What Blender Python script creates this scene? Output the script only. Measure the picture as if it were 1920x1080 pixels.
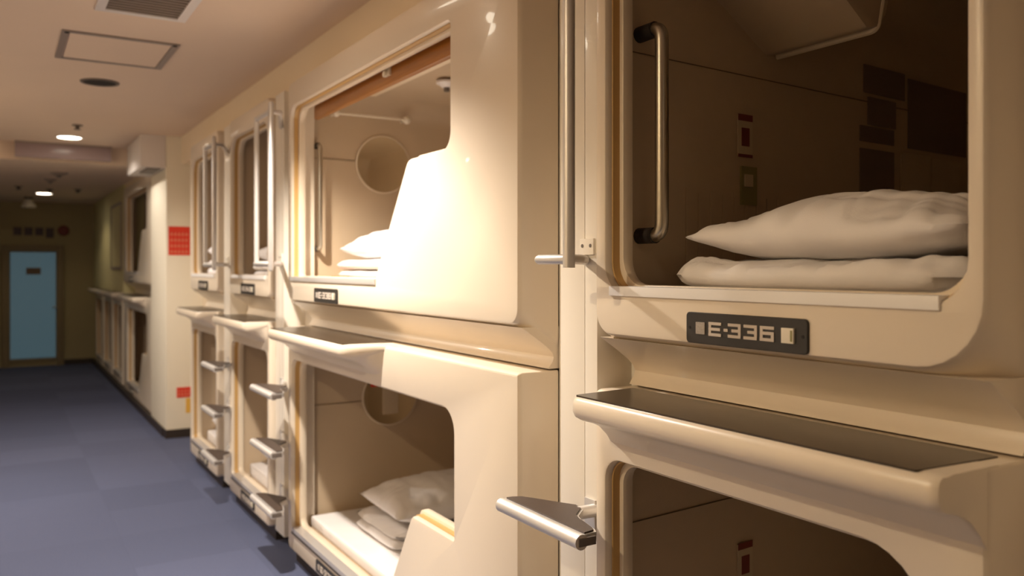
import bpy, bmesh, math, random
from mathutils import Vector, noise
from mathutils.geometry import tessellate_polygon

random.seed(4)
for o in list(bpy.data.objects):
    bpy.data.objects.remove(o, do_unlink=True)
S = bpy.context.scene
COL = S.collection
R = math.radians
ZC = 1.31            # eye height; heights below are given relative to the eye and lifted by ZC

# ------------------------------------------------------------------ camera
F = 1580.0
cam_d = bpy.data.cameras.new('camera')
cam = bpy.data.objects.new('camera', cam_d)
COL.objects.link(cam)
cam_d.sensor_width = 36.0
cam_d.lens = F / 1920.0 * 36.0
cam_d.shift_y = -38.0 / 1920.0
cam_d.clip_start = 0.02
cam.location = (0, 0, ZC)
cam.rotation_euler = (R(90), 0, -math.atan(960.0 / F))
cam_d.dof.use_dof = True
cam_d.dof.focus_distance = 1.75
cam_d.dof.aperture_fstop = 3.2
S.camera = cam

# ------------------------------------------------------------------ world, exposure
W = bpy.data.worlds.new('world')
S.world = W
W.use_nodes = True
W.node_tree.nodes['Background'].inputs[0].default_value = (1.0, 0.75, 0.5, 1)
W.node_tree.nodes['Background'].inputs[1].default_value = 0.02
S.view_settings.view_transform = 'Standard'
S.view_settings.look = 'None'
S.view_settings.gamma = 1.0
S.view_settings.exposure = 1.68
S.view_settings.use_curve_mapping = False

# (x, y, z relative to eye, watts, half cone angle)
WARM, HOT = (1.0, 0.90, 0.79), (1.0, 0.80, 0.53)
LAMPS = [(0.47, 2.9, 1.014, 95, 66, WARM), (0.46, 7.37, 1.014, 13, 75, WARM), (0.44, 11.24, 0.87, 3.5, 70, HOT),
         (0.42, -1.5, 1.014, 6, 80, HOT), (-0.75, 1.35, 1.014, 21, 82, HOT), (-0.35, 5.6, 1.014, 52, 80, WARM)]  # this row: unseen lamps added to light the near pods and cream wall


def lamp_light(x, y, z, watts, half, col):
    ld = bpy.data.lights.new('downlight_glow', 'SPOT')
    ld.energy = watts
    ld.color = col
    ld.spot_size = R(2 * half)
    ld.spot_blend = 0.45
    ld.shadow_soft_size = 0.035
    lo = bpy.data.objects.new('downlight_glow', ld)
    COL.objects.link(lo)
    lo.location = (x, y, z + ZC - 0.012)
    return lo


for a in LAMPS:
    lamp_light(*a)

# ------------------------------------------------------------------ materials


def mat(name, col, rough=0.5, metal=0.0, coat=0.0, noise_amt=0.0, noise_scale=8.0, bump=0.0, bump_scale=200.0,
        emit=None, estr=0.0, spec=0.5):
    m = bpy.data.materials.new(name)
    m.use_nodes = True
    nt = m.node_tree
    b = nt.nodes['Principled BSDF']
    b.inputs['Base Color'].default_value = (*col, 1)
    b.inputs['Roughness'].default_value = rough
    b.inputs['Metallic'].default_value = metal
    b.inputs['Coat Weight'].default_value = coat
    b.inputs['Specular IOR Level'].default_value = spec
    tc = nt.nodes.new('ShaderNodeTexCoord')
    if noise_amt > 0:
        n = nt.nodes.new('ShaderNodeTexNoise')
        n.inputs['Scale'].default_value = noise_scale
        n.inputs['Detail'].default_value = 4
        nt.links.new(tc.outputs['Object'], n.inputs['Vector'])
        r = nt.nodes.new('ShaderNodeValToRGB')
        r.color_ramp.elements[0].position = 0.3
        r.color_ramp.elements[1].position = 0.7
        r.color_ramp.elements[0].color = (*[c * (1 - noise_amt) for c in col], 1)
        r.color_ramp.elements[1].color = (*[min(1, c * (1 + noise_amt)) for c in col], 1)
        nt.links.new(n.outputs['Fac'], r.inputs['Fac'])
        nt.links.new(r.outputs['Color'], b.inputs['Base Color'])
    if bump > 0:
        n2 = nt.nodes.new('ShaderNodeTexNoise')
        n2.inputs['Scale'].default_value = bump_scale
        nt.links.new(tc.outputs['Object'], n2.inputs['Vector'])
        bp = nt.nodes.new('ShaderNodeBump')
        bp.inputs['Strength'].default_value = bump
        bp.inputs['Distance'].default_value = 0.002
        nt.links.new(n2.outputs['Fac'], bp.inputs['Height'])
        nt.links.new(bp.outputs['Normal'], b.inputs['Normal'])
    if emit:
        b.inputs['Emission Color'].default_value = (*emit, 1)
        b.inputs['Emission Strength'].default_value = estr
    return m


M = {}
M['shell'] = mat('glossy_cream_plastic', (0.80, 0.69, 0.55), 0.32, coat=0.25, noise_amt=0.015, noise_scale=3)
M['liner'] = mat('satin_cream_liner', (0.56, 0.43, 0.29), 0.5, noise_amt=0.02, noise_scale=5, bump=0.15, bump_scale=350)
M['rim'] = mat('cream_rim', (0.80, 0.68, 0.52), 0.35)
M['track'] = mat('amber_track', (0.56, 0.34, 0.12), 0.5)
M['pillar'] = mat('white_painted_steel', (0.84, 0.77, 0.66), 0.3, coat=0.2)
M['seam'] = mat('dark_seam', (0.16, 0.11, 0.06), 0.8)
M['table'] = mat('dark_brown_laminate', (0.040, 0.026, 0.016), 0.25, coat=0.0, spec=0.35, noise_amt=0.1, noise_scale=20)
M['alu'] = mat('brushed_aluminium', (0.72, 0.69, 0.66), 0.42, metal=0.6)
M['alulight'] = mat('pale_aluminium_sill', (0.90, 0.87, 0.84), 0.4, metal=0.1)
M['rubber'] = mat('black_rubber', (0.03, 0.022, 0.018), 0.55)
M['tread'] = mat('dark_grip_tread', (0.060, 0.038, 0.028), 0.5, bump=0.3, bump_scale=500)
M['plate'] = mat('charcoal_plate', (0.022, 0.019, 0.017), 0.42)
M['ink'] = mat('silver_lettering', (0.62, 0.54, 0.46), 0.5)
M['grille'] = mat('grey_speaker_grille', (0.40, 0.35, 0.30), 0.6, noise_amt=0.15, noise_scale=400)
M['cotton'] = mat('white_cotton', (0.84, 0.80, 0.78), 0.9, noise_amt=0.02, noise_scale=10, bump=0.25, bump_scale=600, spec=0.2)
M['towel'] = mat('white_towelling', (0.86, 0.83, 0.84), 0.95, bump=0.5, bump_scale=500, spec=0.15)
M['orange'] = mat('orange_cloth', (0.75, 0.22, 0.05), 0.9)
M['wood'] = None
M['ivory'] = mat('ivory_plastic', (0.82, 0.74, 0.60), 0.4)
M['chrome'] = mat('polished_steel', (0.52, 0.48, 0.40), 0.32, metal=1.0)
M['dark'] = mat('dark_void', (0.012, 0.01, 0.008), 0.8)
M['mirror'] = mat('mirror_glass', (0.88, 0.84, 0.72), 0.03, metal=1.0)
M['red'] = mat('red_print', (0.78, 0.045, 0.02), 0.45)
M['redfaint'] = mat('pale_print', (0.85, 0.30, 0.18), 0.5)
M['yellow'] = mat('yellow_print', (0.85, 0.50, 0.08), 0.5)
M['paper'] = mat('cream_paper', (0.62, 0.50, 0.34), 0.7)
M['posterdark'] = mat('dark_print', (0.10, 0.07, 0.075), 0.6)
M['notice'] = mat('brown_notice_print', (0.24, 0.17, 0.14), 0.6)
M['maroon'] = mat('maroon_print', (0.20, 0.04, 0.03), 0.6)
M['olive'] = mat('olive_plastic', (0.28, 0.25, 0.10), 0.5)
M['wall'] = mat('cream_wall_paint', (0.83, 0.70, 0.52), 0.75, noise_amt=0.015, noise_scale=2)
M['wall_bright'] = mat('brightened_white_paint', (0.90, 0.83, 0.68), 0.7)  # whiter block paint, lightened in place of stronger light on the block
M['wallg'] = mat('green_lit_cream_paint', (0.66, 0.60, 0.33), 0.75)  # cream paint with the far end's greenish light put into the colour
M['endwall'] = mat('olive_beige_paint', (0.42, 0.35, 0.19), 0.8)
M['ceil'] = mat('ceiling_paint', (0.79, 0.62, 0.47), 0.85, noise_amt=0.02, noise_scale=1.5, bump=0.1, bump_scale=120)
M['grey'] = mat('grey_steel_trim', (0.30, 0.24, 0.20), 0.5)
M['greydark'] = mat('dark_grey_louvre', (0.15, 0.12, 0.10), 0.6)
M['base'] = mat('dark_baseboard', (0.035, 0.024, 0.018), 0.5)
M['duct'] = mat('white_enamel', (0.78, 0.72, 0.68), 0.3)
M['mauve'] = mat('mauve_gloss_board', (0.36, 0.27, 0.27), 0.22)
M['lampglass'] = mat('lamp_diffuser', (1, 0.95, 0.85), 0.5, emit=(1.0, 0.90, 0.72), estr=6)
M['blueglass'] = mat('frosted_blue_glass', (0.10, 0.17, 0.20), 0.35, emit=(0.30, 0.55, 0.68), estr=0.036)  # faint emission stands in for light behind the frosted pane
M['brownplate'] = mat('brown_plate', (0.16, 0.10, 0.05), 0.5)
M['doorframe'] = mat('door_frame_paint', (0.26, 0.20, 0.11), 0.6)


def wood_mat():
    m = mat('varnished_wood', (0.45, 0.18, 0.03), 0.38, coat=0.2)
    nt = m.node_tree
    b = nt.nodes['Principled BSDF']
    tc = nt.nodes.new('ShaderNodeTexCoord')
    mp = nt.nodes.new('ShaderNodeMapping')
    mp.inputs['Scale'].default_value = (40, 2.0, 40)
    n = nt.nodes.new('ShaderNodeTexNoise')
    n.inputs['Scale'].default_value = 3
    n.inputs['Detail'].default_value = 6
    r = nt.nodes.new('ShaderNodeValToRGB')
    r.color_ramp.elements[0].color = (0.27, 0.085, 0.008, 1)
    r.color_ramp.elements[1].color = (0.48, 0.19, 0.025, 1)
    nt.links.new(tc.outputs['Object'], mp.inputs['Vector'])
    nt.links.new(mp.outputs['Vector'], n.inputs['Vector'])
    nt.links.new(n.outputs['Fac'], r.inputs['Fac'])
    nt.links.new(r.outputs['Color'], b.inputs['Base Color'])
    return m


M['wood'] = wood_mat()


def carpet_mat():
    m = mat('blue_grey_carpet', (0.1, 0.11, 0.2), 0.95, spec=0.1)
    nt = m.node_tree
    b = nt.nodes['Principled BSDF']
    tc = nt.nodes.new('ShaderNodeTexCoord')
    br = nt.nodes.new('ShaderNodeTexBrick')
    br.offset = 0.0
    br.inputs['Scale'].default_value = 2.0
    br.inputs['Mortar Size'].default_value = 0.002
    br.inputs['Brick Width'].default_value = 1.0
    br.inputs['Row Height'].default_value = 1.0
    br.inputs['Color1'].default_value = (0.102, 0.116, 0.190, 1)
    br.inputs['Color2'].default_value = (0.122, 0.137, 0.222, 1)
    br.inputs['Mortar'].default_value = (0.097, 0.110, 0.180, 1)
    n = nt.nodes.new('ShaderNodeTexNoise')
    n.inputs['Scale'].default_value = 260
    n.inputs['Detail'].default_value = 3
    mx = nt.nodes.new('ShaderNodeMixRGB')
    mx.blend_type = 'OVERLAY'
    mx.inputs['Fac'].default_value = 0.5
    nt.links.new(tc.outputs['Object'], br.inputs['Vector'])
    nt.links.new(tc.outputs['Object'], n.inputs['Vector'])
    nt.links.new(br.outputs['Color'], mx.inputs['Color1'])
    nt.links.new(n.outputs['Fac'], mx.inputs['Color2'])
    nt.links.new(mx.outputs['Color'], b.inputs['Base Color'])
    bp = nt.nodes.new('ShaderNodeBump')
    bp.inputs['Strength'].default_value = 0.6
    bp.inputs['Distance'].default_value = 0.004
    nt.links.new(n.outputs['Fac'], bp.inputs['Height'])
    nt.links.new(bp.outputs['Normal'], b.inputs['Normal'])
    return m


M['carpet'] = carpet_mat()

# ------------------------------------------------------------------ object helpers


def obj(name, bm, m, parent=None, smooth=True, angle=35, label=None):
    bmesh.ops.recalc_face_normals(bm, faces=bm.faces)
    me = bpy.data.meshes.new(name)
    bm.to_mesh(me)
    bm.free()
    me.materials.append(m)
    if smooth:
        for p in me.polygons:
            p.use_smooth = True
        try:
            me.set_sharp_from_angle(angle=R(angle))
        except Exception:
            pass
    o = bpy.data.objects.new(name, me)
    COL.objects.link(o)
    if parent:
        o.parent = parent
        o.matrix_parent_inverse = parent_world(parent).inverted()
    if label:
        o['label'] = label
    return o


def parent_world(p):
    from mathutils import Matrix, Euler
    m = Matrix.LocRotScale(p.location, p.rotation_euler, p.scale)
    if p.parent:
        m = parent_world(p.parent) @ p.matrix_parent_inverse @ m
    return m


def thing(name, label, cat, loc=(0, 0, 0), group=None):
    o = bpy.data.objects.new(name, None)
    o.empty_display_size = 0.05
    COL.objects.link(o)
    o.location = loc
    o['label'] = label
    o['category'] = cat
    if group:
        o['group'] = group
    return o


def tag(o, label, cat, group=None):
    o['label'] = label
    o['category'] = cat
    if group:
        o['group'] = group
    return o


def struct(name, bm, m, label=None, **k):
    o = obj(name, bm, m, **k)
    o['kind'] = 'structure'
    if label:
        o['label'] = label
    return o


def quad(bm, a, b, c, d):
    try:
        return bm.faces.new((a, b, c, d))
    except ValueError:
        return None


def box(bm, x0, x1, y0, y1, z0, z1, bev=0.0, seg=2):
    """box in world coordinates, heights relative to the eye"""
    b2 = bmesh.new()
    r = bmesh.ops.create_cube(b2, size=1)
    for v in b2.verts:
        v.co = Vector(((x0 + x1) / 2 + v.co.x * (x1 - x0), (y0 + y1) / 2 + v.co.y * (y1 - y0),
                       (z0 + z1) / 2 + ZC + v.co.z * (z1 - z0)))
    if bev > 0:
        bmesh.ops.bevel(b2, geom=b2.edges[:], offset=bev, segments=seg, profile=0.7, affect='EDGES')
    me = bpy.data.meshes.new('tmp')
    b2.to_mesh(me)
    b2.free()
    bm.from_mesh(me)
    bpy.data.meshes.remove(me)


def BX(*a, **k):
    bm = bmesh.new()
    box(bm, *a, **k)
    return bm


def tube(bm, pts, r, n=12, caps=True, round_caps=False):
    """tube along points (heights relative to the eye)"""
    P = [Vector((p[0], p[1], p[2] + ZC)) for p in pts]
    rs = r if isinstance(r, list) else [r] * len(P)
    if round_caps:
        d0 = (P[0] - P[1]).normalized()
        d1 = (P[-1] - P[-2]).normalized()
        rr = rs[0]
        P = [P[0] + d0 * rr * 0.95, P[0] + d0 * rr * 0.7] + P + [P[-1] + d1 * rr * 0.7, P[-1] + d1 * rr * 0.95]
        rs = [rr * 0.3, rr * 0.72] + rs + [rr * 0.72, rr * 0.3]
    rings = []
    up = None
    for i, p in enumerate(P):
        if i == 0:
            t = P[1] - P[0]
        elif i == len(P) - 1:
            t = P[-1] - P[-2]
        else:
            t = (P[i + 1] - P[i]).normalized() + (P[i] - P[i - 1]).normalized()
        t.normalize()
        if up is None:
            up = Vector((0, 0, 1)) if abs(t.z) < 0.9 else Vector((1, 0, 0))
        a = t.cross(up)
        if a.length < 1e-5:
            a = t.cross(Vector((1, 0.3, 0)))
        a.normalize()
        b = t.cross(a).normalized()
        up = -b if False else up
        # parallel transport
        if rings:
            pa = lasta - t * lasta.dot(t)
            if pa.length > 1e-4:
                a = pa.normalized()
                b = t.cross(a).normalized()
        lasta = a
        rings.append([bm.verts.new(p + (a * math.cos(2 * math.pi * k / n) + b * math.sin(2 * math.pi * k / n)) * rs[i])
                      for k in range(n)])
    for r0, r1 in zip(rings, rings[1:]):
        for k in range(n):
            quad(bm, r0[k], r0[(k + 1) % n], r1[(k + 1) % n], r1[k])
    if caps:
        bm.faces.new(rings[0])
        bm.faces.new(rings[-1])


def arc_path(pts, rad, n=6):
    """polyline with filleted corners"""
    P = [Vector(p) for p in pts]
    out = [P[0]]
    for i in range(1, len(P) - 1):
        a = (P[i - 1] - P[i]).normalized()
        b = (P[i + 1] - P[i]).normalized()
        ang = a.angle(b)
        d = min(rad / math.tan(ang / 2), (P[i - 1] - P[i]).length * 0.49, (P[i + 1] - P[i]).length * 0.49)
        s, e = P[i] + a * d, P[i] + b * d
        for k in range(n + 1):
            t = k / n
            out.append(s * (1 - t) ** 2 + P[i] * 2 * t * (1 - t) + e * t * t)
    out.append(P[-1])
    return out


def rpoly(pts, rads, n=7):
    """2D rounded polygon; constant vertex count for a given corner count"""
    out = []
    N = len(pts)
    for i in range(N):
        p0, p, p1 = Vector(pts[i - 1]), Vector(pts[i]), Vector(pts[(i + 1) % N])
        a = (p0 - p).normalized()
        b = (p1 - p).normalized()
        ang = a.angle(b)
        r = rads[i] if isinstance(rads, (list, tuple)) else rads
        r = max(r, 0.0008)
        d = min(r / math.tan(ang / 2), (p0 - p).length * 0.48, (p1 - p).length * 0.48)
        rr = d * math.tan(ang / 2)
        c = p + (a + b).normalized() * (rr / math.sin(ang / 2))
        s = p + a * d - c
        e = p + b * d - c
        tot = s.angle(e)
        for k in range(n + 1):
            t = k / n
            w = (s * math.sin((1 - t) * tot) + e * math.sin(t * tot)) / math.sin(tot) if tot > 1e-4 else s
            out.append((c.x + w.x, c.y + w.y))
    return out


def inset(pts, d):
    """offset a polygon inwards by d (ccw or cw detected)"""
    N = len(pts)
    area = sum(pts[i - 1][0] * pts[i][1] - pts[i][0] * pts[i - 1][1] for i in range(N))
    sgn = 1 if area > 0 else -1
    out = []
    for i in range(N):
        p0, p, p1 = Vector(pts[i - 1]), Vector(pts[i]), Vector(pts[(i + 1) % N])
        e0 = (p - p0).normalized()
        e1 = (p1 - p).normalized()
        n0 = Vector((-e0.y, e0.x)) * sgn
        n1 = Vector((-e1.y, e1.x)) * sgn
        k = d / (1 + n0.dot(n1))
        q = p + (n0 + n1) * k
        out.append((q.x, q.y))
    return out


def ring_verts(bm, loop, x):
    return [bm.verts.new((x, y, z + ZC)) for y, z in loop]


def loft(bm, loops):
    """loops: list of (loop2d(y,z), x); same counts"""
    rings = [ring_verts(bm, l, x) for l, x in loops]
    for a, b in zip(rings, rings[1:]):
        n = len(a)
        for k in range(n):
            quad(bm, a[k], a[(k + 1) % n], b[(k + 1) % n], b[k])
    return rings


def fill(bm, rings):
    """tessellate a flat face bounded by the first ring with the others as holes"""
    polys = [[v.co.copy() for v in r] for r in rings]
    flat = [v for r in rings for v in r]
    for t in tessellate_polygon(polys):
        try:
            bm.faces.new([flat[i] for i in t])
        except ValueError:
            pass


def prism(bm, prof, y0, y1):
    """profile (x, z) extruded along y with caps"""
    a = [bm.verts.new((x, y0, z + ZC)) for x, z in prof]
    b = [bm.verts.new((x, y1, z + ZC)) for x, z in prof]
    n = len(a)
    for k in range(n):
        quad(bm, a[k], a[(k + 1) % n], b[(k + 1) % n], b[k])
    fill(bm, [a])
    fill(bm, [b])


def rect(y0, y1, z0, z1):
    return [(y0, z0), (y1, z0), (y1, z1), (y0, z1)]


def disc(bm, c, axis, r, h, n=32, r2=None, bev=0.0):
    """short cylinder starting at c along axis (z relative to the eye)"""
    ax = Vector(axis).normalized()
    C = Vector((c[0], c[1], c[2] + ZC))
    u = ax.orthogonal().normalized()
    w = ax.cross(u)
    r2 = r if r2 is None else r2
    lv = [(0, r), (h - bev, r2), (h, r2 - bev)] if bev > 0 else [(0, r), (h, r2)]
    rings = [[bm.verts.new(C + ax * t + (u * math.cos(2 * math.pi * k / n) + w * math.sin(2 * math.pi * k / n)) * q)
              for k in range(n)] for t, q in lv]
    for a, b in zip(rings, rings[1:]):
        for k in range(n):
            quad(bm, a[k], a[(k + 1) % n], b[(k + 1) % n], b[k])
    bm.faces.new(rings[0])
    bm.faces.new(rings[-1])


# ------------------------------------------------------------------ the room
YB = -2.6
CEIL = 1.014
FLO = -ZC
bm = BX(-1.25, 3.4, YB, 13.2, FLO - 0.1, FLO)
struct('floor', bm, M['carpet'])
bm = BX(-1.25, 3.4, YB, 7.86, CEIL, CEIL + 0.12)
struct('ceiling', bm, M['ceil'])
bm = BX(-1.25, 3.4, 7.86, 13.2, 0.87, CEIL + 0.12)
struct('ceiling', bm, M['ceil'])
struct('wall_left', BX(-1.25, -1.1, YB, 13.2, FLO, CEIL), M['wall'])
struct('wall_back', BX(-1.1, 3.4, YB - 0.1, YB, FLO, CEIL), M['wall'])
struct('wall_end', BX(-1.1, 3.4, 12.9, 13.05, FLO, 0.87), M['endwall'])
struct('wall_right', BX(3.3, 3.4, YB, 12.9, FLO, CEIL), M['wall'])
# wall block that juts out beyond the first row of pods, with the two signs on it
struct('wall_right', BX(1.09, 1.36, 6.9, 7.66, FLO, CEIL, bev=0.004), M['wall_bright'])
struct('wall_right', BX(1.36, 1.5, 6.0, 7.66, FLO, CEIL), M['wall'])
# bulkhead strip over the pods
struct('trim_1', BX(1.2, 1.5, YB, 6.9, 0.80, CEIL), M['wall'])
# wall over the low far pods
struct('wall_right', BX(1.10, 1.3, 9.60, 12.9, -0.262, 0.87), M['wallg'])
struct('trim_6', BX(1.12, 1.3, 7.66, 9.6, 0.80, CEIL), M['wall'])
# dark skirting
struct('baseboard_right', BX(1.082, 1.30, 6.886, 7.0, FLO, FLO + 0.065), M['base'])
struct('baseboard_right', BX(1.075, 1.12, 7.0, 12.9, FLO, FLO + 0.065), M['base'])
struct('baseboard_end', BX(0.74, 1.1, 12.88, 12.9, FLO, FLO + 0.07), M['base'])

# ------------------------------------------------------------------ pods
XP = 1.125    # front of the painted posts
XF = 1.10     # plane of the pod fronts
XG = 1.22     # plane of the painted strips between pods
TT = -0.262   # table height (relative to the eye)

GLYPH = {
    'E': [((0, 0), (0, 1)), ((0, 1), (.62, 1)), ((0, .5), (.56, .5)), ((0, 0), (.62, 0))],
    '-': [((-.04, .5), (.05, .5))],
    '3': [((0, 1), (.6, 1)), ((.6, 1), (.6, 0)), ((.22, .5), (.6, .5)), ((0, 0), (.6, 0))],
    '6': [((0, 1), (.6, 1)), ((0, 1), (0, 0)), ((0, .54), (.6, .54)), ((.6, .54), (.6, 0)), ((0, 0), (.6, 0))],
    '8': [((0, 1), (.6, 1)), ((0, 1), (0, 0)), ((.6, 1), (.6, 0)), ((0, .5), (.6, .5)), ((0, 0), (.6, 0))],
    '4': [((0, 1), (0, .35)), ((0, .35), (.68, .35)), ((.45, .75), (.45, 0))],
    '0': [((0, 1), (.6, 1)), ((0, 1), (0, 0)), ((.6, 1), (.6, 0)), ((0, 0), (.6, 0))],
    '2': [((0, 1), (.6, 1)), ((.6, 1), (.6, .5)), ((0, .5), (.6, .5)), ((0, .5), (0, 0)), ((0, 0), (.6, 0))],
    '5': [((0, 1), (.6, 1)), ((0, 1), (0, .5)), ((0, .5), (.6, .5)), ((.6, .5), (.6, 0)), ((0, 0), (.6, 0))],
    '9': [((0, 1), (.6, 1)), ((0, 1), (0, .5)), ((0, .5), (.6, .5)), ((.6, 1), (.6, 0)), ((0, 0), (.6, 0))],
    '1': [((.3, 1), (.3, 0))],
    '7': [((0, 1), (.6, 1)), ((.6, 1), (.3, 0))],
}
ADV = {'E': .98, '-': .22, '3': .93, '6': .93, '8': .93, '4': 1.0, '0': .93, '2': .93, '5': .93, '7': .93, '9': .93, '1': .7}


def lettering(text, x, y_start, z0, h, th=0.25):
    """raised block letters on a plane facing the aisle; reading runs towards -y"""
    bm = bmesh.new()
    cy = y_start
    hh = h * (1 - th)
    t = h * th
    for ch in text:
        for si, (a, b) in enumerate(GLYPH[ch]):
            xf = x - 0.0014 - si * 0.00012
            pa = (cy - a[0] * h * 1.50 - t / 2, z0 + t / 2 + a[1] * hh)
            pb = (cy - b[0] * h * 1.50 - t / 2, z0 + t / 2 + b[1] * hh)
            if abs(pa[0] - pb[0]) > 1e-6 and abs(pa[1] - pb[1]) > 1e-6:
                d = Vector((pb[0] - pa[0], pb[1] - pa[1])).normalized()
                n = Vector((-d.y, d.x)) * t / 2
                lp = [(pa[0] + n.x, pa[1] + n.y), (pb[0] + n.x, pb[1] + n.y), (pb[0] - n.x, pb[1] - n.y), (pa[0] - n.x, pa[1] - n.y)]
                r = loft(bm, [(lp, x), (lp, xf)])
                fill(bm, [r[1]])
            else:
                k = t / 2
                box(bm, xf, x, min(pa[0], pb[0]) - k, max(pa[0], pb[0]) + k,
                    min(pa[1], pb[1]) - k * 0.82, max(pa[1], pb[1]) + k * 0.82, bev=0.0005, seg=1)
        cy -= ADV[ch] * h * 1.48
    return bm


def nameplate(parent, text, yc, zc, x=XF, w=0.277, h=0.057):
    pl = obj('nameplate', None_plate(yc, zc, x, w, h), M['plate'], parent, label='charcoal nameplate')
    xs = x - 0.0045
    yl = yc + w / 2
    obj('lettering', lettering(text, xs, yl - 0.059, zc - 0.0133, 0.0266), M['ink'], pl, label='silver block lettering ' + text)
    b = BX(xs - 0.002, xs + 0.001, yl - 0.050, yl - 0.027, zc - 0.011, zc + 0.011, bev=0.001)
    obj('speaker_grille', b, M['grille'], pl)
    b = BX(xs - 0.004, xs + 0.001, yl - 0.252, yl - 0.227, zc - 0.0125, zc + 0.0125, bev=0.001)
    obj('call_button', b, M['ivory'], pl)
    b = BX(xs - 0.0045, xs - 0.0035, yl - 0.250, yl - 0.246, zc - 0.009, zc + 0.009)
    obj('button_side', b, M['olive'], pl)
    for yy in (yl - 0.010, yl - w + 0.009):
        b = bmesh.new()
        disc(b, (xs + 0.001, yy, zc), (-1, 0, 0), 0.0028, 0.0016, 12)
        obj('screw', b, M['dark'], pl)


def None_plate(yc, zc, x, w, h):
    b = bmesh.new()
    o = rect(yc - w / 2, yc + w / 2, zc - h / 2, zc + h / 2)
    lo = rpoly(o, 0.008)
    li = rpoly(inset(o, 0.001), 0.007)
    r = loft(b, [(lo, x + 0.002), (lo, x - 0.0035), (li, x - 0.0045)])
    fill(b, [r[-1]])
    return b


def front_shell(name, outer, orad, opening, irad, parent, back=0.09, spread=0.0, depth=XG, x=XF, extra=None):
    """moulded front: rounded outline, drafted returns, opening with a jamb"""
    bm = bmesh.new()
    og = [(outer, 0.0)]
    O = lambda d, r: rpoly(inset(outer, d), [max(0.002, q + r) for q in orad])
    # back ring with its own bottom spread
    ob = [(y, z - (spread if i < 2 else 0)) for i, (y, z) in enumerate(outer)]
    rings_o = loft(bm, [(rpoly(ob, [max(0.002, q * 1.0) for q in orad]), depth),
                        (O(0.0, 0.0), x + 0.014), (O(0.002, 0.0), x + 0.006), (O(0.006, -0.003), x + 0.001), (O(0.010, -0.006), x)])
    I = lambda d, r: rpoly(inset(opening, d), [max(0.002, q + r) for q in irad])
    rings_i = loft(bm, [(I(-0.007, 0.006), x), (I(-0.003, 0.003), x + 0.0015), (I(-0.0005, 0.0), x + 0.006),
                        (I(0.0, 0.0), x + 0.014), (I(0.0, 0.0), x + 0.022)])
    fill(bm, [rings_o[-1], rings_i[0]])
    if extra:
        extra(bm)
    o = obj(name, bm, M['shell'], parent)
    # amber track set back in the jamb, then the inner rim
    bm = bmesh.new()
    loft(bm, [(I(0.0005, 0), x + 0.017), (I(0.003, 0), x + 0.018), (I(0.003, 0), x + 0.036), (I(0.0, 0), x + 0.0365)])
    obj('curtain_track', bm, M['track'], parent, label='amber track in the jamb')
    bm = bmesh.new()
    loft(bm, [(I(-0.001, 0), x + 0.036), (I(0.010, 0), x + 0.0365), (I(0.013, 0), x + 0.038), (I(0.014, 0), x + 0.044),
              (I(0.014, 0), x + 0.058), (I(0.010, 0), x + 0.066), (I(-0.012, 0), x + 0.067)])
    obj('inner_rim', bm, M['rim'], parent)
    return o, I


def liner(parent, y0, y1, z0, z1, xb, I, yb1=None, x=XF, rad=0.10, taper=0.04, opening_n=4):
    """moulded cabin behind the opening: a rounded box open to the front"""
    yb1 = y1 - taper if yb1 is None else yb1
    yb0 = y0 + taper
    bm = bmesh.new()
    xs = x + 0.066
    A = rpoly(rect(y0, y1, z0, z1), [0.02, 0.02, 0.09, 0.09])
    B = rpoly(rect(yb0, yb1, z0, z1 - 0.03), [0.03, 0.03, 0.12, 0.12])
    B2 = rpoly(inset(rect(yb0, yb1, z0, z1 - 0.03), 0.02), [0.03, 0.03, 0.11, 0.11])
    B3 = rpoly(inset(rect(yb0, yb1, z0, z1 - 0.03), 0.07), [0.03, 0.03, 0.06, 0.06])
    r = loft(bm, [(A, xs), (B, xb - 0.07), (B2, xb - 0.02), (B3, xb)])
    fill(bm, [r[-1]])
    # front margin between the rim and the cabin
    hole = ring_verts(bm, I(-0.010, 0), xs)
    fill(bm, [r[0], hole])
    return obj('cabin_liner', bm, M['liner'], parent)


APRON = [(XF + 0.012, -0.150), (XF + 0.055, -0.178), (XF + 0.090, -0.203), (XF + 0.104, -0.217), (XF + 0.109, -0.228),
         (XF + 0.106, -0.240), (XF + 0.098, -0.249), (XF + 0.093, -0.2575), (XF + 0.13, -0.2575), (XF + 0.13, -0.150)]


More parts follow.
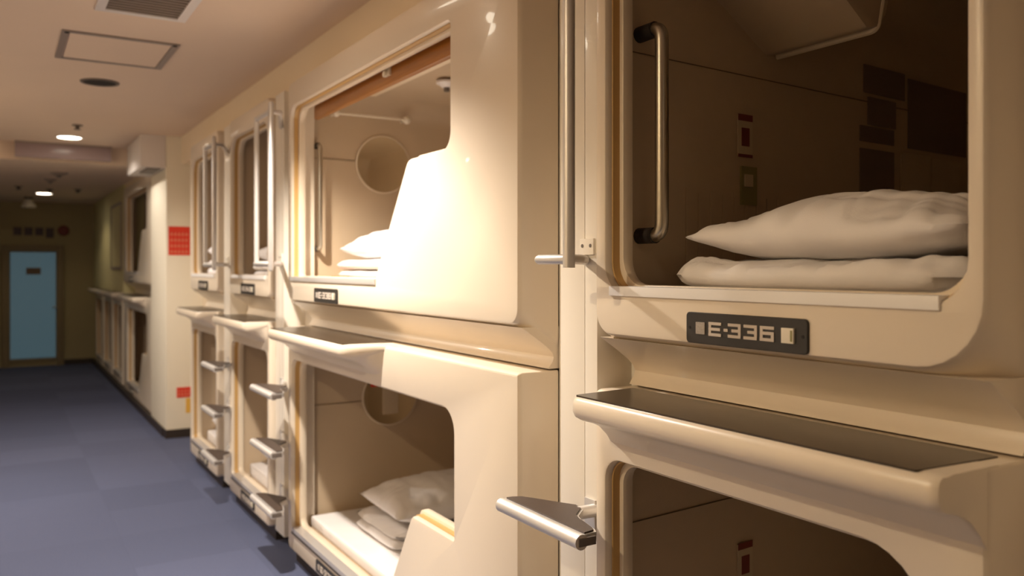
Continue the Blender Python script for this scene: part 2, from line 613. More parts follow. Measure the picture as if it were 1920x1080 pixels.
def table_bump(bm, yn, yf, xo=0.995, near=0.10, far=0.035, x=XF, square=False):
    """projecting shelf lip moulded into the lower front, swept along y"""
    prof = [(x + 0.035, TT - 0.008), (x + 0.030, TT + 0.0006), (1.02, TT + 0.0006), (xo + 0.010, TT - 0.0015), (xo + 0.003, TT - 0.007), (xo, TT - 0.016), (xo, TT - 0.031),
            (xo + 0.006, TT - 0.042), (xo + 0.018, TT - 0.049), (xo + 0.042, TT - 0.055), (xo + 0.070, TT - 0.068),
            (xo + 0.092, TT - 0.088), (x + 0.006, TT - 0.112), (x + 0.05, TT - 0.115)]
    st = []
    if square:
        st += [(yn, 0.90), (yn + 0.002, 0.955), (yn + 0.007, 0.985), (yn + 0.016, 1.0)]
    else:
        for k in range(9):
            t = k / 8
            st.append((yn - near * (1 - t), 0.5 - 0.5 * math.cos(math.pi * t)))
    st += [(yf - 0.022, 1.0), (yf - 0.010, 0.985), (yf - 0.003, 0.93), (yf, 0.84)]
    rings = []
    for y, p in st:
        rings.append([bm.verts.new((x + 0.012 - (x + 0.012 - px) * p if px < x + 0.012 else px, y,
                                    (TT + (pz - TT) * (1.0 if px > 1.05 else 0.25 + 0.75 * min(1, p * 1.0))) + ZC)) for px, pz in prof])
    for a, b in zip(rings, rings[1:]):
        for k in range(len(prof) - 1):
            quad(bm, a[k], a[k + 1], b[k + 1], b[k])
    fill(bm, [rings[-1]])
    if square:
        fill(bm, [rings[0]])


def sill(parent, y0, y1, z, x=XF, m='alulight', h=0.02):
    bm = BX(x - 0.005, x + 0.07, y0, y1, z - h, z, bev=0.0015)
    obj('sill', bm, M[m], parent, label='pale metal sill strip')


def grab_bar(parent, x, yw, zt, zb, rod=M['chrome'], stand=0.062, r=0.0105):
    bm = bmesh.new()
    pts = arc_path([(x, yw - 0.02, zt), (x, yw - stand, zt), (x, yw - stand, zb), (x, yw - 0.02, zb)], 0.028)
    tube(bm, pts, r, 14, caps=False)
    g = obj('grab_bar', bm, rod, parent)
    for z in (zt, zb):
        bm = bmesh.new()
        tube(bm, [(x, yw + 0.003, z), (x, yw - stand * 0.72, z)], r * 1.18, 14)
        obj('mount', bm, M['rubber'], g, label='black grab bar mount')
    return g


def ladder(label, yf, length=0.31, rails=2, steps=(-0.535, -0.78, -1.03), gap=None, top=0.66, xo=0.975):
    t = thing('bunk_ladder', label, 'ladder', (XP, gap, 0), group='ladders on the strips between pods')
    yn = yf - length
    ym = yf - 0.02 if rails == 2 else yf
    y_rail = yn + 0.04
    bm = bmesh.new()
    if rails == 2:
        loop = arc_path([(xo, y_rail, 0.02), (xo, y_rail, top), (xo, y_rail + 0.23, top), (xo, y_rail + 0.23, 0.02)], 0.02)
        tube(bm, [(xo, y_rail, -0.003), (xo, y_rail, top + 0.03)], 0.0125, 12, round_caps=True)
        tube(bm, [(xo, y_rail, top), (xo, y_rail + 0.23, top)], 0.0105, 12)
        tube(bm, [(xo, y_rail + 0.23, top + 0.008), (xo, y_rail + 0.23, 0.01)], 0.0115, 12)
        tube(bm, [(xo, y_rail, 0.017), (xo, y_rail + 0.24, 0.017)], 0.0125, 12, round_caps=True)
    else:
        tube(bm, [(xo, y_rail, 0.0), (xo, y_rail, 1.0)], 0.0125, 16)
        tube(bm, [(xo, y_rail, 0.017), (xo, y_rail + 0.108, 0.017)], 0.0105, 14, round_caps=True)
    obj('handrail', bm, M['alu'], t)
    for z in ((0.017, top) if rails == 2 else (0.017, 0.86)):
        bm = bmesh.new()
        tube(bm, arc_path([(xo, y_rail, z), (xo + 0.05, y_rail + 0.03, z), (XP, gap, z)], 0.03), 0.0105, 12)
        obj('wall_arm', bm, M['alu'], t)
        bm = BX(XP - 0.006, XP - 0.0005, gap - 0.038, gap + 0.012, z + 0.012, z + 0.048, bev=0.001)
        br = obj('bracket', bm, M['pillar'], t)
        for dy in (0.0, 0.030):
            bm = bmesh.new()
            disc(bm, (XP - 0.0055, gap - 0.028 + dy, z + 0.032), (-1, 0, 0), 0.0042, 0.0015, 12)
            obj('screw', bm, M['greydark'], br)
    for z in steps:
        e = (gap - yf + 0.06)
        # outline of the foot plate in plan: (x, y)
        tip = (xo + 0.050, yf - 0.012)
        pl = [(xo - 0.001, yf), (xo + 0.028, yf - 0.002), tip, (xo + 0.072, yf - 0.05), (xo + 0.098, yf - 0.10), (xo + 0.118, yf - 0.135),
              (xo + 0.112, yf - 0.165), (xo + 0.092, yf - 0.183), (xo + 0.074, yf - 0.200), (xo + 0.064, yf - 0.225), (xo + 0.058, yn + 0.055),
              (xo + 0.050, yn + 0.022), (xo + 0.043, yn + 0.006), (xo - 0.001, yn)]
        bm = bmesh.new()
        lo = pl
        hi = [bm.verts.new((px, py, z + 0.008 + ZC)) for px, py in lo]
        bt = [bm.verts.new((px, py, z - 0.008 + ZC)) for px, py in lo]
        n = len(hi)
        for k in range(n):
            quad(bm, hi[k], hi[(k + 1) % n], bt[(k + 1) % n], bt[k])
        fill(bm, [hi])
        fill(bm, [bt])
        # rounded nose along the aisle edge
        tube(bm, [(xo, yn - 0.004, z - 0.004), (xo, yf - 0.004, z - 0.004)], 0.0155, 14, round_caps=False)
        st = obj('step', bm, M['alu'], t)
        bm = bmesh.new()
        ii = inset([(a, b) for a, b in lo], 0.005)
        ii = [(max(a, xo + 0.013), b) for a, b in ii]
        hi = [bm.verts.new((px, py, z + 0.0115 + ZC)) for px, py in ii]
        bt = [bm.verts.new((px, py, z + 0.004 + ZC)) for px, py in ii]
        for k in range(n):
            quad(bm, hi[k], hi[(k + 1) % n], bt[(k + 1) % n], bt[k])
        fill(bm, [hi])
        obj('tread', bm, M['tread'], st, label='dark grip tread')
        bm = BX(xo - 0.008, xo + 0.045, yn - 0.0215, yn - 0.0195, z - 0.013, z + 0.006, bev=0.0008)
        bm.free()
        bm = BX(xo - 0.008, xo + 0.034, yn - 0.0062, yn - 0.001, z - 0.0125, z + 0.0045, bev=0.002)
        obj('end_cap', bm, M['greydark'], st)
        bm = bmesh.new()
        tube(bm, [(xo + 0.075, yf - 0.155, z - 0.006), (xo + 0.10, yf - 0.152, z - 0.003), (XP, gap - 0.042, z)], 0.0145, 14)
        obj('step_arm', bm, M['alu'], st)
        bm = BX(XP - 0.006, XP - 0.0005, gap - 0.044, gap - 0.005, z - 0.055, z + 0.022, bev=0.002)
        obj('bracket', bm, M['alu'], st)
    return t


def cabin_mirror(parent, c, r, axis):
    bm = bmesh.new()
    disc(bm, c, axis, r * 1.05, 0.006, 48)
    m = obj('mirror', bm, M['rim'], parent, label='round wall mirror')
    ax = Vector(axis).normalized() * 0.0063
    bm = bmesh.new()
    disc(bm, (c[0] + ax.x, c[1] + ax.y, c[2]), axis, r, 0.001, 48)
    obj('mirror_glass', bm, M['mirror'], m)
    return m


def seam(parent, x0, x1, y0, y1, z, along='x'):
    bm = bmesh.new()
    a = Vector((x0, y0, z + ZC))
    b = Vector((x1, y1, z + ZC))
    d = (b - a).normalized()
    n = Vector((-d.y, d.x, 0)) * 0.002
    vs = []
    for s in (-1, 1):
        for zz in (-0.0008, 0.0008):
            vs.append(((a + n * s) + Vector((0, 0, zz)), (b + n * s) + Vector((0, 0, zz))))
    q = [bm.verts.new(vs[i][0]) for i in (0, 1, 3, 2)]
    w = [bm.verts.new(vs[i][1]) for i in (0, 1, 3, 2)]
    for k in range(4):
        quad(bm, q[k], q[(k + 1) % 4], w[(k + 1) % 4], w[k])
    bm.faces.new(q)
    bm.faces.new(w)
    return obj('panel_joint', bm, M['seam'], parent, smooth=False)


ZT = 0.82
UB = -0.145    # bottom edge of the upper fronts


def pod_upper(label, y0, y1, oy0, oy1, text, plate_y, side=False, brad=(0.04, 0.03), xb=3.12, orad_b=0.05, furnish=True,
              orad_t=0.06, liner_y=None, wall_y=None):
    t = thing('sleeping_pod', label, 'sleeping pod', (XF, (y0 + y1) / 2, 0), group='upper sleeping pods')
    outer = [(y0, UB), (y1, UB), (y1, ZT), (y0, ZT)]
    orad = [brad[0], brad[1], 0.04, 0.04]
    zo = 0.712
    if side:
        op = [(oy0 + 0.575, -0.05), (oy1, -0.05), (oy1, zo), (oy0, zo), (oy0, 0.343), (oy0 + 0.29, 0.343)]
        ir = [0.01, 0.012, orad_t, 0.02, 0.05, 0.04]
    else:
        op = [(oy0, -0.05), (oy1, -0.05), (oy1, zo), (oy0, zo)]
        ir = [orad_b, orad_b, orad_t, orad_t]

    def extra(bm):
        prism(bm, APRON, y0 + 0.004, y1 - 0.004)
    sh, I = front_shell('front_shell', outer, orad, op, ir, t, spread=0.075, extra=extra)
    if liner_y is None:
        liner_y = (y0 + 0.03, y1 - 0.03)
    if side:
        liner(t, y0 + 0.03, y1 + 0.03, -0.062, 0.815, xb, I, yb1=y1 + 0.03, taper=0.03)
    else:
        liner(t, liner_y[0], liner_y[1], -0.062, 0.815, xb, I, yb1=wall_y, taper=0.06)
    sy0 = op[0][0] + (0.035 if not side else -0.02)
    sill(t, sy0, oy1 - 0.018 if not side else oy1 - 0.008, -0.0385, m='alulight' if not side else 'alu')
    bm = BX(XF + 0.064, XF + 0.10, sy0, oy1 - 0.02, -0.058, -0.047)
    obj('threshold', bm, M['rim'], t)
    nameplate(t, text, plate_y, -0.1105)
    return t, I


def pod_lower(label, y0, y1, oy0, oy1, ty0, ty1, text, plate_y, side=False, xo=0.995, xb=3.12, near=0.10, far=0.035,
              name_plate=True, square=False, grp='lower sleeping pods', sill_m='alu', liner_y=None, wall_y=None, top_r=0.05):
    t = thing('sleeping_pod', label, 'sleeping pod', (XF, (y0 + y1) / 2, FLO + ZC), group=grp)
    zb = -1.245
    outer = [(y0, zb), (y1, zb), (y1, TT), (y0, TT)]
    zo = -0.405
    zs = -1.15
    if side:
        op = [(oy0 + 0.52, zs), (oy1, zs), (oy1, zo), (oy0, zo), (oy0, -0.775), (oy0 + 0.285, -0.775)]
        ir = [0.01, 0.03, 0.05, 0.07, 0.006, 0.03]
    else:
        op = [(oy0, zs), (oy1, zs), (oy1, zo), (oy0, zo)]
        ir = [0.03, 0.03, 0.045, top_r]

    def extra(bm):
        table_bump(bm, ty0, ty1, xo=xo, near=near, far=far, square=square)
    sh, I = front_shell('front_shell', outer, [0.03, 0.03, 0.006, 0.006], op, ir, t, extra=extra, depth=XG)
    # moulded ledge under the apron
    if side:
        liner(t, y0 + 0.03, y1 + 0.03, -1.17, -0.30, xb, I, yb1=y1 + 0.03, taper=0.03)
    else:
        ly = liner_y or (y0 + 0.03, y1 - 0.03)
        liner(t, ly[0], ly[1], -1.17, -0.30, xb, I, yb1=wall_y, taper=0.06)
    bm = bmesh.new()
    tn = ty0 + (0.035 if square else -0.01)
    tp = rpoly([(xo + 0.011, tn), (xo + 0.011, ty1 - 0.006), (1.172, ty1 + 0.012), (1.178, tn - 0.01)], [0.004, 0.006, 0.004, 0.002])
    a = [bm.verts.new((px, py, TT + 0.002 + ZC)) for px, py in tp]
    b = [bm.verts.new((px, py, TT - 0.002 + ZC)) for px, py in tp]
    for k in range(len(a)):
        quad(bm, a[k], a[(k + 1) % len(a)], b[(k + 1) % len(a)], b[k])
    fill(bm, [a])
    fill(bm, [b])
    obj('shelf_top', bm, M['table'], t, label='dark glossy shelf top')
    # dark recessed plinth
    obj('plinth', BX(XF + 0.035, XG + 0.1, y0 + 0.01, y1 - 0.01, FLO, zb + 0.004), M['base'], t)
    s0 = op[0][0] + (0.03 if not side else -0.01)
    bm = BX(XF - 0.004, XF + 0.055, s0, oy1 - 0.02, zs - 0.016, zs + 0.010, bev=0.002)
    obj('sill', bm, M[sill_m], t)
    bm = BX(XF - 0.0055, XF - 0.003, s0, oy1 - 0.02, zs - 0.016, zs - 0.009)
    obj('sill_gasket', bm, M['rubber'], t)
    if name_plate:
        nameplate(t, text, plate_y, -1.2055, h=0.05)
    return t, I


# panel extents along y: (near, far)
P336 = (0.617, 1.466)
P338 = (1.780, 3.737)
P340 = (4.045, 4.865)
P342 = (5.170, 6.000)

u336, I336 = pod_upper('large near upper pod with nameplate E-336, dark inside with a big pillow', *P336, 0.646, 1.428, 'E-336', 1.038,
                       brad=(0.10, 0.05), orad_b=0.06, liner_y=(0.626, 1.445), wall_y=1.62)
l336, J336 = pod_lower('near lower pod under E-336 with the long dark shelf, dark inside', *P336, 0.700, 1.428, 0.620, 1.412, 'E-335', 1.04,
                       square=True, liner_y=(0.626, 1.445), wall_y=1.62, top_r=0.11)
u338, I338 = pod_upper('wide bright upper pod with nameplate E-338, stepped opening and round mirror', *P338, 2.155, 3.705, 'E-338', 3.223,
                       side=True, brad=(0.04, 0.05), xb=2.25)
l338, J338 = pod_lower('wide lower pod under E-338 with stepped opening, pillow and white sheet inside', *P338, 2.131, 3.690, 2.76, 3.66, 'E-337',
                       3.20, side=True, xb=2.25, near=0.16, xo=0.985)
u340, I340 = pod_upper('upper pod with two tall ladder rails just left of the wide E-338 pod', *P340, 4.085, 4.822, 'E-340', 4.45, orad_t=0.08)
l340, J340 = pod_lower('lower pod behind three ladder steps just left of the wide bright pods', *P340, 4.085, 4.822, 4.15, 4.82, 'E-339', 4.45)
u342, I342 = pod_upper('farthest upper pod of the near row, beside the cream wall with the red sign', *P342, 5.215, 5.965, 'E-342', 5.57, orad_t=0.08)
l342, J342 = pod_lower('farthest lower pod of the near row, beside the cream wall and its dark skirting', *P342, 5.215, 5.965, 5.27, 5.93, 'E-341', 5.57)

# ------- far row beyond the wall block
u344, I344 = pod_upper('distant upper pod with stepped opening beyond the cream wall block', 7.665, 9.59, 8.00, 9.40, 'E-344', 9.0, side=True, xb=2.25)
l344, J344 = pod_lower('distant lower pod with stepped opening beyond the cream wall block', 7.665, 9.59, 7.98, 9.30, 8.1, 9.1, 'E-343', 9.0,
                       side=True, xb=2.25)
farl = [(9.70, 10.58, 'distant low pod right after the stepped one on the right wall'),
        (10.68, 11.56, 'distant low pod, middle of the three under the plain green-lit wall'),
        (11.66, 12.54, 'most distant low pod on the right wall, next to the end wall')]
for a, b, lab in farl:
    pod_lower(lab, a, b, a + 0.1, b - 0.04, a + 0.06, b - 0.06, 'E-340', a, name_plate=False, xb=2.6)

# painted strips between the pods
XP = 1.125    # front of the painted posts that carry the ladders
k = 2
for a, b, s, pa, pb in ((1.468, 1.778, 1.672, 1.490, 1.632), (3.772, 4.043, 3.86, 3.885, 4.028), (4.868, 5.168, 5.0, 4.965, 5.110)):
    bm = BX(XG + 0.002, XG + 0.08, a, b, FLO, 0.82)
    m_ = pa + 0.046
    box(bm, XP, XG + 0.02, pa, m_ - 0.001, FLO + 0.06, 0.82, bev=0.0012)
    box(bm, XP, XG + 0.02, m_ + 0.001, pb, FLO + 0.06, 0.82, bev=0.0012)
    box(bm, XP + 0.005, XG + 0.02, pa + 0.01, pb - 0.01, FLO + 0.062, 0.818)
    struct('trim_%d' % k, bm, M['pillar'])
    k += 1
struct('trim_5', BX(XG + 0.005, XG + 0.08, 0.30, 0.615, FLO, 0.82), M['pillar'])
# next pod's blank flank keeps the row going out of frame
bm = BX(XF + 0.0, XG + 0.1, -0.25, 0.30, FLO + 0.06, 0.82, bev=0.01)
struct('trim_7', bm, M['shell'])

# ladders
ladder('tall single-rail aluminium ladder beside the E-336 pod, its step nearest the camera', 1.655, 0.31, rails=1, gap=1.535)
ladder('two-rail aluminium ladder in front of the pod left of wide E-338', 3.86, 0.34, rails=2, gap=3.94)
ladder('farthest two-rail aluminium ladder, in front of the last near-row pod', 4.94, 0.32, rails=2, gap=5.02)

# ------------------------------------------------------------------ inside E-338 (upper)
YE = 3.767        # end wall of the cabin
grab_bar(u338, 1.235, YE - 0.003, 0.555, 0.085)
cabin_mirror(u338, (1.565, YE - 0.003, 0.492), 0.132, (0, -1, 0))
seam(u338, 1.18, 2.2, YE - 0.0025, YE - 0.0025, 0.502)
bm = BX(1.185, 1.207, 2.0, 3.63, 0.655, 0.715, bev=0.002)
box(bm, 1.178, 1.212, 2.0, 3.63, 0.712, 0.722, bev=0.001)
w = obj('wooden_valance', bm, M['wood'], u338)
obj('rail_cover', BX(1.172, 1.24, 1.95, 3.66, 0.724, 0.79, bev=0.003), M['liner'], u338)
bm = bmesh.new()
box(bm, 1.176, 1.186, 2.775, 2.825, 0.683, 0.712, bev=0.003)
disc(bm, (1.178, 2.80, 0.690), (-1, 0, 0), 0.011, 0.012, 20)
obj('blind_hook', bm, M['ivory'], w)
bm = bmesh.new()
tube(bm, [(1.31, 3.70, 0.705), (1.66, 3.70, 0.705)], 0.0055, 10)
rod = obj('clothes_rod', bm, M['ivory'], u338)
for x_, r_ in ((1.31, 0.017), (1.66, 0.020)):
    bm = bmesh.new()
    bmesh.ops.create_uvsphere(bm, u_segments=20, v_segments=12, radius=r_)
    for v in bm.verts:
        v.co += Vector((x_, 3.70, 0.705 + ZC))
    tube(bm, [(x_, 3.70, 0.705), (x_, YE, 0.705)], 0.006, 10)
    obj('rod_knob', bm, M['ivory'], rod)


def detector(parent, x, y, z, r=0.045, label=None, mt='duct', name='smoke_detector'):
    bm = bmesh.new()
    disc(bm, (x, y, z), (0, 0, -1), r, 0.012, 28, bev=0.003)
    disc(bm, (x, y, z - 0.012), (0, 0, -1), r * 0.78, 0.014, 28, r2=r * 0.55, bev=0.003)
    d = obj(name, bm, M[mt], parent)
    bm = bmesh.new()
    disc(bm, (x, y, z - 0.026), (0, 0, -1), r * 0.28, 0.016, 16)
    obj('sensor', bm, M['greydark'], d)
    return d


detector(u338, 1.62, 3.20, 0.79)

# ------------------------------------------------------------------ inside E-338 (lower)
YE2 = 3.767
cabin_mirror(l338, (1.60, YE2 - 0.003, -0.575 - 0.04), 0.135, (0, -1, 0))
bm = BX(1.56, 1.64, YE2 - 0.0125, YE2 - 0.0108, -0.70, -0.55)
o = obj('notice_card', bm, M['paper'], l338, label='pale notice stuck on the mirror')
obj('red_heading', BX(1.50, 1.555, YE2 - 0.0125, YE2 - 0.0108, -0.565, -0.545), M['red'], o)
seam(l338, 1.18, 2.2, YE2 - 0.0025, YE2 - 0.0025, -0.63)

# ------------------------------------------------------------------ inside E-336 (upper): long wall runs back from (1.166, 1.445) to (3.05, 1.62)


def lw(x, off=0.0):
    """y of the cabin's far long wall at depth x, moved off towards the cabin"""
    t = (x - 1.166) / (3.05 - 1.166)
    return 1.445 + t * (1.62 - 1.445) - off


def wall_patch(x0, x1, z0, z1, th=0.003, off=0.001, bev=0):
    bm = bmesh.new()
    P = []
    for x in (x0, x1):
        for z in (z0, z1):
            for d in (off, off + th):
                P.append(bm.verts.new((x, lw(x, d), z + ZC)))
    a = P
    for q in ((0, 1, 3, 2), (4, 6, 7, 5), (0, 4, 5, 1), (2, 3, 7, 6), (0, 2, 6, 4), (1, 5, 7, 3)):
        bm.faces.new([a[i] for i in q])
    return bm


seam(u336, 1.18, 2.9, lw(1.18, 0.001), lw(2.9, 0.001), 0.475)
seam(l336, 1.18, 2.9, lw(1.18, 0.001), lw(2.9, 0.001), -0.560)
grab_bar(u336, 1.21, lw(1.21), 0.515, 0.070, rod=M['chrome'], stand=0.075, r=0.0150)
bm = bmesh.new()
for i in range(9):
    x = 1.36 + i * 0.043
    bmm = wall_patch(x, x + 0.011, -0.05, 0.185 - 0.01 * (i % 2), th=0.002)
    me = bpy.data.meshes.new('t')
    bmm.to_mesh(me)
    bmm.free()
    bm.from_mesh(me)
    bpy.data.meshes.remove(me)
obj('vent_ribs', bm, M['liner'], u336)
for pod, dz in ((u336, 0.0), (l336, -1.055)):
    c = obj('instruction_card', wall_patch(1.545, 1.60, 0.275 + dz, 0.375 + dz), M['paper'], pod)
    obj('card_heading', wall_patch(1.545, 1.60, 0.362 + dz, 0.378 + dz, off=0.004, th=0.001), M['maroon'], c)
    obj('card_footer', wall_patch(1.545, 1.60, 0.272 + dz, 0.280 + dz, off=0.004, th=0.001), M['maroon'], c)
    obj('card_text', wall_patch(1.558, 1.588, 0.30 + dz, 0.345 + dz, off=0.004, th=0.001), M['maroon'], c)
s = obj('wall_switch', wall_patch(1.555, 1.615, 0.155, 0.25, th=0.006), M['olive'], u336)
obj('switch_key', wall_patch(1.565, 1.595, 0.20, 0.23, off=0.007, th=0.004), M['paper'], s)
# notices deep inside
for x0, x1, z0, z1, m_, lab in ((2.10, 2.32, 0.50, 0.58, 'notice', None), (2.12, 2.27, 0.41, 0.49, 'notice', None),
                                (2.08, 2.26, 0.36, 0.405, 'notice', None), (2.08, 2.26, 0.09, 0.34, 'notice', None),
                                (2.34, 2.70, 0.36, 0.57, 'notice', None), (2.30, 2.47, 0.13, 0.345, 'paper', None),
                                (2.48, 2.66, 0.13, 0.34, 'paper', None), (2.30, 2.66, 0.095, 0.125, 'maroon', None)):
    obj('notice', wall_patch(x0, x1, z0, z1), M[m_], u336)
# hanging television housing under the cabin ceiling, open wedge with a rim
bm = bmesh.new()
sec = [(1.19, 0.815), (1.20, 0.795), (1.66, 0.537), (1.70, 0.545), (1.72, 0.575), (1.72, 0.815)]
ra = [bm.verts.new((x, lw(x, -0.03), z + ZC)) for x, z in sec]
rb = [bm.verts.new((x, 1.20 - 0.05 * (z - 0.535) / 0.27, z + ZC)) for x, z in sec]
n_ = len(sec)
for k_ in range(n_):
    quad(bm, ra[k_], ra[(k_ + 1) % n_], rb[(k_ + 1) % n_], rb[k_])
bm.faces.new(ra)
bm.faces.new(rb)
bmesh.ops.recalc_face_normals(bm, faces=bm.faces)
bmesh.ops.bevel(bm, geom=bm.edges[:], offset=0.008, segments=2, profile=0.6, affect='EDGES')
tv = obj('television_housing', bm, M['liner'], u336)
bm = bmesh.new()
tube(bm, arc_path([(1.70, 1.49, 0.540), (1.70, 1.205, 0.540), (1.70, 1.15, 0.80)], 0.02), 0.008, 8)
obj('housing_rim', bm, M['rim'], tv)

# ------------------------------------------------------------------ bedding


def sgnpow(v, p):
    return math.copysign(abs(v) ** p, v)


def pillow(name, c, w, l, t, rot=0.0, tilt=(0, 0), seed=1, wrinkle=0.006, m=None, nx=44, ny=32):
    """soft pillow: w along local x, l along local y, thickness t; c = centre of its underside (z rel. eye)"""
    bm = bmesh.new()
    top, bot = {}, {}
    for i in range(nx + 1):
        for j in range(ny + 1):
            u = -1 + 2 * i / nx
            v = -1 + 2 * j / ny
            # pillow outline: pinched sides, pointed corners
            px = w / 2 * u * (1 - 0.07 * (1 - abs(v) ** 2.2) * 0 - 0.05 * math.cos(v * math.pi / 2) * abs(u) ** 3)
            py = l / 2 * v * (1 - 0.06 * math.cos(u * math.pi / 2) * abs(v) ** 3)
            prof = (max(0, 1 - abs(u) ** 2.2) ** 0.5) * (max(0, 1 - abs(v) ** 2.2) ** 0.5)
            edge = min(1, prof * 2.5)
            p = Vector((px * 7 + seed * 3.1, py * 7, seed))
            # creases fan out from the short ends
            cr = noise.noise(Vector((px * 3 + seed, py * 26, seed * 2.0))) * abs(u) ** 2.0
            cr += noise.noise(Vector((px * 24, py * 5 + seed, seed * 5.0))) * abs(v) ** 2.5 * 0.7
            cv = noise.noise(Vector((px * 11 + seed * 7, py * 4 + px * 9, seed)))
            cv2 = noise.noise(Vector((px * 6 - py * 10, py * 8 + seed * 3, seed + 9)))
            vall = -max(0.0, 0.16 - abs(cv)) * 3.0 - max(0.0, 0.12 - abs(cv2)) * 2.5
            dz = (noise.noise(p) * 0.9 + cr * 1.5 + vall) * wrinkle * edge
            top[i, j] = bm.verts.new((px, py, t * 0.40 + t * 0.60 * prof + dz))
            if i in (0, nx) or j in (0, ny):
                bot[i, j] = top[i, j]
            else:
                bot[i, j] = bm.verts.new((px, py, t * 0.40 * (1 - min(1, prof * 1.15)) + dz * 0.2))
    for i in range(nx):
        for j in range(ny):
            quad(bm, top[i, j], top[i + 1, j], top[i + 1, j + 1], top[i, j + 1])
            quad(bm, bot[i, j], bot[i, j + 1], bot[i + 1, j + 1], bot[i + 1, j])
    from mathutils import Matrix, Euler
    mt = Matrix.Translation((c[0], c[1], c[2] + ZC)) @ Euler((tilt[0], tilt[1], rot)).to_matrix().to_4x4()
    bmesh.ops.transform(bm, matrix=mt, verts=bm.verts)
    o = obj(name, bm, m or M['cotton'], angle=80)
    return o


def folded(name, c, w, l, t, layers=2, rot=0.0, seed=1, wrinkle=0.004, m=None, r=None):
    """folded cloth: each layer a soft slab, joined along the far fold so it reads as one folded piece"""
    bm = bmesh.new()
    lt = t / layers
    nx, ny = 56, 64
    for L in range(layers):
        z0 = L * lt
        off = 0.006 * math.sin(L * 2.3 + seed)
        tp, bt = {}, {}
        for i in range(nx + 1):
            for j in range(ny + 1):
                u = -1 + 2 * i / nx
                v = -1 + 2 * j / ny
                mm = min(1.0, (abs(u) ** 9 + abs(v) ** 9) ** (1 / 9.0))
                e = max(0, 1 - mm ** 13) ** 0.5
                cq = 1 - 0.07 * min(abs(u), abs(v)) ** 5
                uu = u * (1 + 0.012 * noise.noise(Vector((v * 3, L, seed))))
                vv = v * (1 + 0.012 * noise.noise(Vector((u * 3, L + 5, seed))))
                px = w / 2 * uu * cq + off
                py = l / 2 * vv * cq + off
                dz = noise.noise(Vector((px * 9 + seed, py * 9, L * 3))) * wrinkle \
                    + noise.noise(Vector((px * 5, py * 30 + seed, L))) * wrinkle * 0.8 * abs(u) ** 2 \
                    + noise.noise(Vector((px * 30, py * 4 + seed, L))) * wrinkle * 1.1 * abs(v) ** 2
                cv = noise.noise(Vector((px * 5 + seed * 7, py * 13 + px * 16, seed)))
                dz -= max(0.0, 0.17 - abs(cv)) * 3.2 * wrinkle
                dz *= min(1, e * 1.3) if L == layers - 1 else 0.35
                tp[i, j] = bm.verts.new((px, py, z0 + lt * 0.5 + lt * 0.5 * e + dz))
                if i in (0, nx) or j in (0, ny):
                    bt[i, j] = tp[i, j]
                else:
                    bt[i, j] = bm.verts.new((px, py, z0 + lt * 0.5 - lt * 0.48 * e))
        for i in range(nx):
            for j in range(ny):
                quad(bm, tp[i, j], tp[i + 1, j], tp[i + 1, j + 1], tp[i, j + 1])
                quad(bm, bt[i, j], bt[i, j + 1], bt[i + 1, j + 1], bt[i + 1, j])
    from mathutils import Matrix, Euler
    mt = Matrix.Translation((c[0], c[1], c[2] + ZC)) @ Euler((0, 0, rot)).to_matrix().to_4x4()
    bmesh.ops.transform(bm, matrix=mt, verts=bm.verts)
    return obj(name, bm, m or M['cotton'], angle=80)


def mattress(label, x0, x1, y0, y1, z0, z1, bev=0.02):
    o = obj('mattress', BX(x0, x1, y0, y1, z0, z1, bev=bev, seg=4), M['cotton'])
    return tag(o, label, 'mattress', 'white sheeted mattresses')


# E-336 upper
mattress('thin white mattress under the folded duvet inside E-336', 1.215, 2.95, 0.65, 1.42, -0.0615, -0.044, bev=0.006)
o = folded('folded_duvet', (1.400, 1.030, -0.0435), 0.42, 0.66, 0.058, layers=1, rot=0.0, seed=3, wrinkle=0.014)
tag(o, 'plump folded cream duvet under the large pillow in E-336', 'duvet')
o = pillow('pillow', (1.405, 1.000, 0.014), 0.40, 0.63, 0.125, rot=R(-4), seed=2, wrinkle=0.013, nx=70, ny=80)
tag(o, 'large plump white pillow on the duvet inside near pod E-336', 'pillow', 'pillows in the pods')

# E-338 upper
mattress('thin white mattress inside upper pod E-338 beneath the towels', 1.45, 2.2, 1.84, 3.70, -0.0615, -0.05, bev=0.004)
o = folded('folded_duvet', (1.50, 3.32, -0.0495), 0.44, 0.72, 0.082, layers=2, seed=8, wrinkle=0.006)
tag(o, 'folded white duvet beneath the pillow in bright pod E-338', 'duvet')
o = pillow('pillow', (1.52, 3.30, 0.028), 0.46, 0.72, 0.14, rot=R(-3), seed=5, wrinkle=0.012)
tag(o, 'white pillow on the folded duvet beside the step of E-338', 'pillow', 'pillows in the pods')
o = obj('orange_slipper_bag', BX(1.25, 1.272, 3.42, 3.60, -0.049, -0.036, bev=0.004), M['orange'])
tag(o, 'small orange cloth edge lying at the front of the E-338 bedding', 'cloth')

# E-338 lower
mattress('white sheeted mattress filling lower pod under E-338', 1.20, 2.2, 1.85, 3.73, -1.169, -1.12, bev=0.018)
o = folded('folded_duvet', (1.63, 3.27, -1.119), 0.64, 0.48, 0.075, layers=2, seed=12, wrinkle=0.005)
tag(o, 'neatly folded cream blanket on the white sheet of the wide lower pod', 'duvet')
o = pillow('pillow', (1.67, 3.25, -1.048), 0.68, 0.46, 0.16, rot=R(-2), seed=9, wrinkle=0.010)
tag(o, 'cream pillow on the folded blanket in the wide lower pod', 'pillow', 'pillows in the pods')

# E-336 lower
mattress('white mattress in the dark lower pod under E-336', 1.20, 2.95, 0.65, 1.42, -1.169, -1.10, bev=0.018)
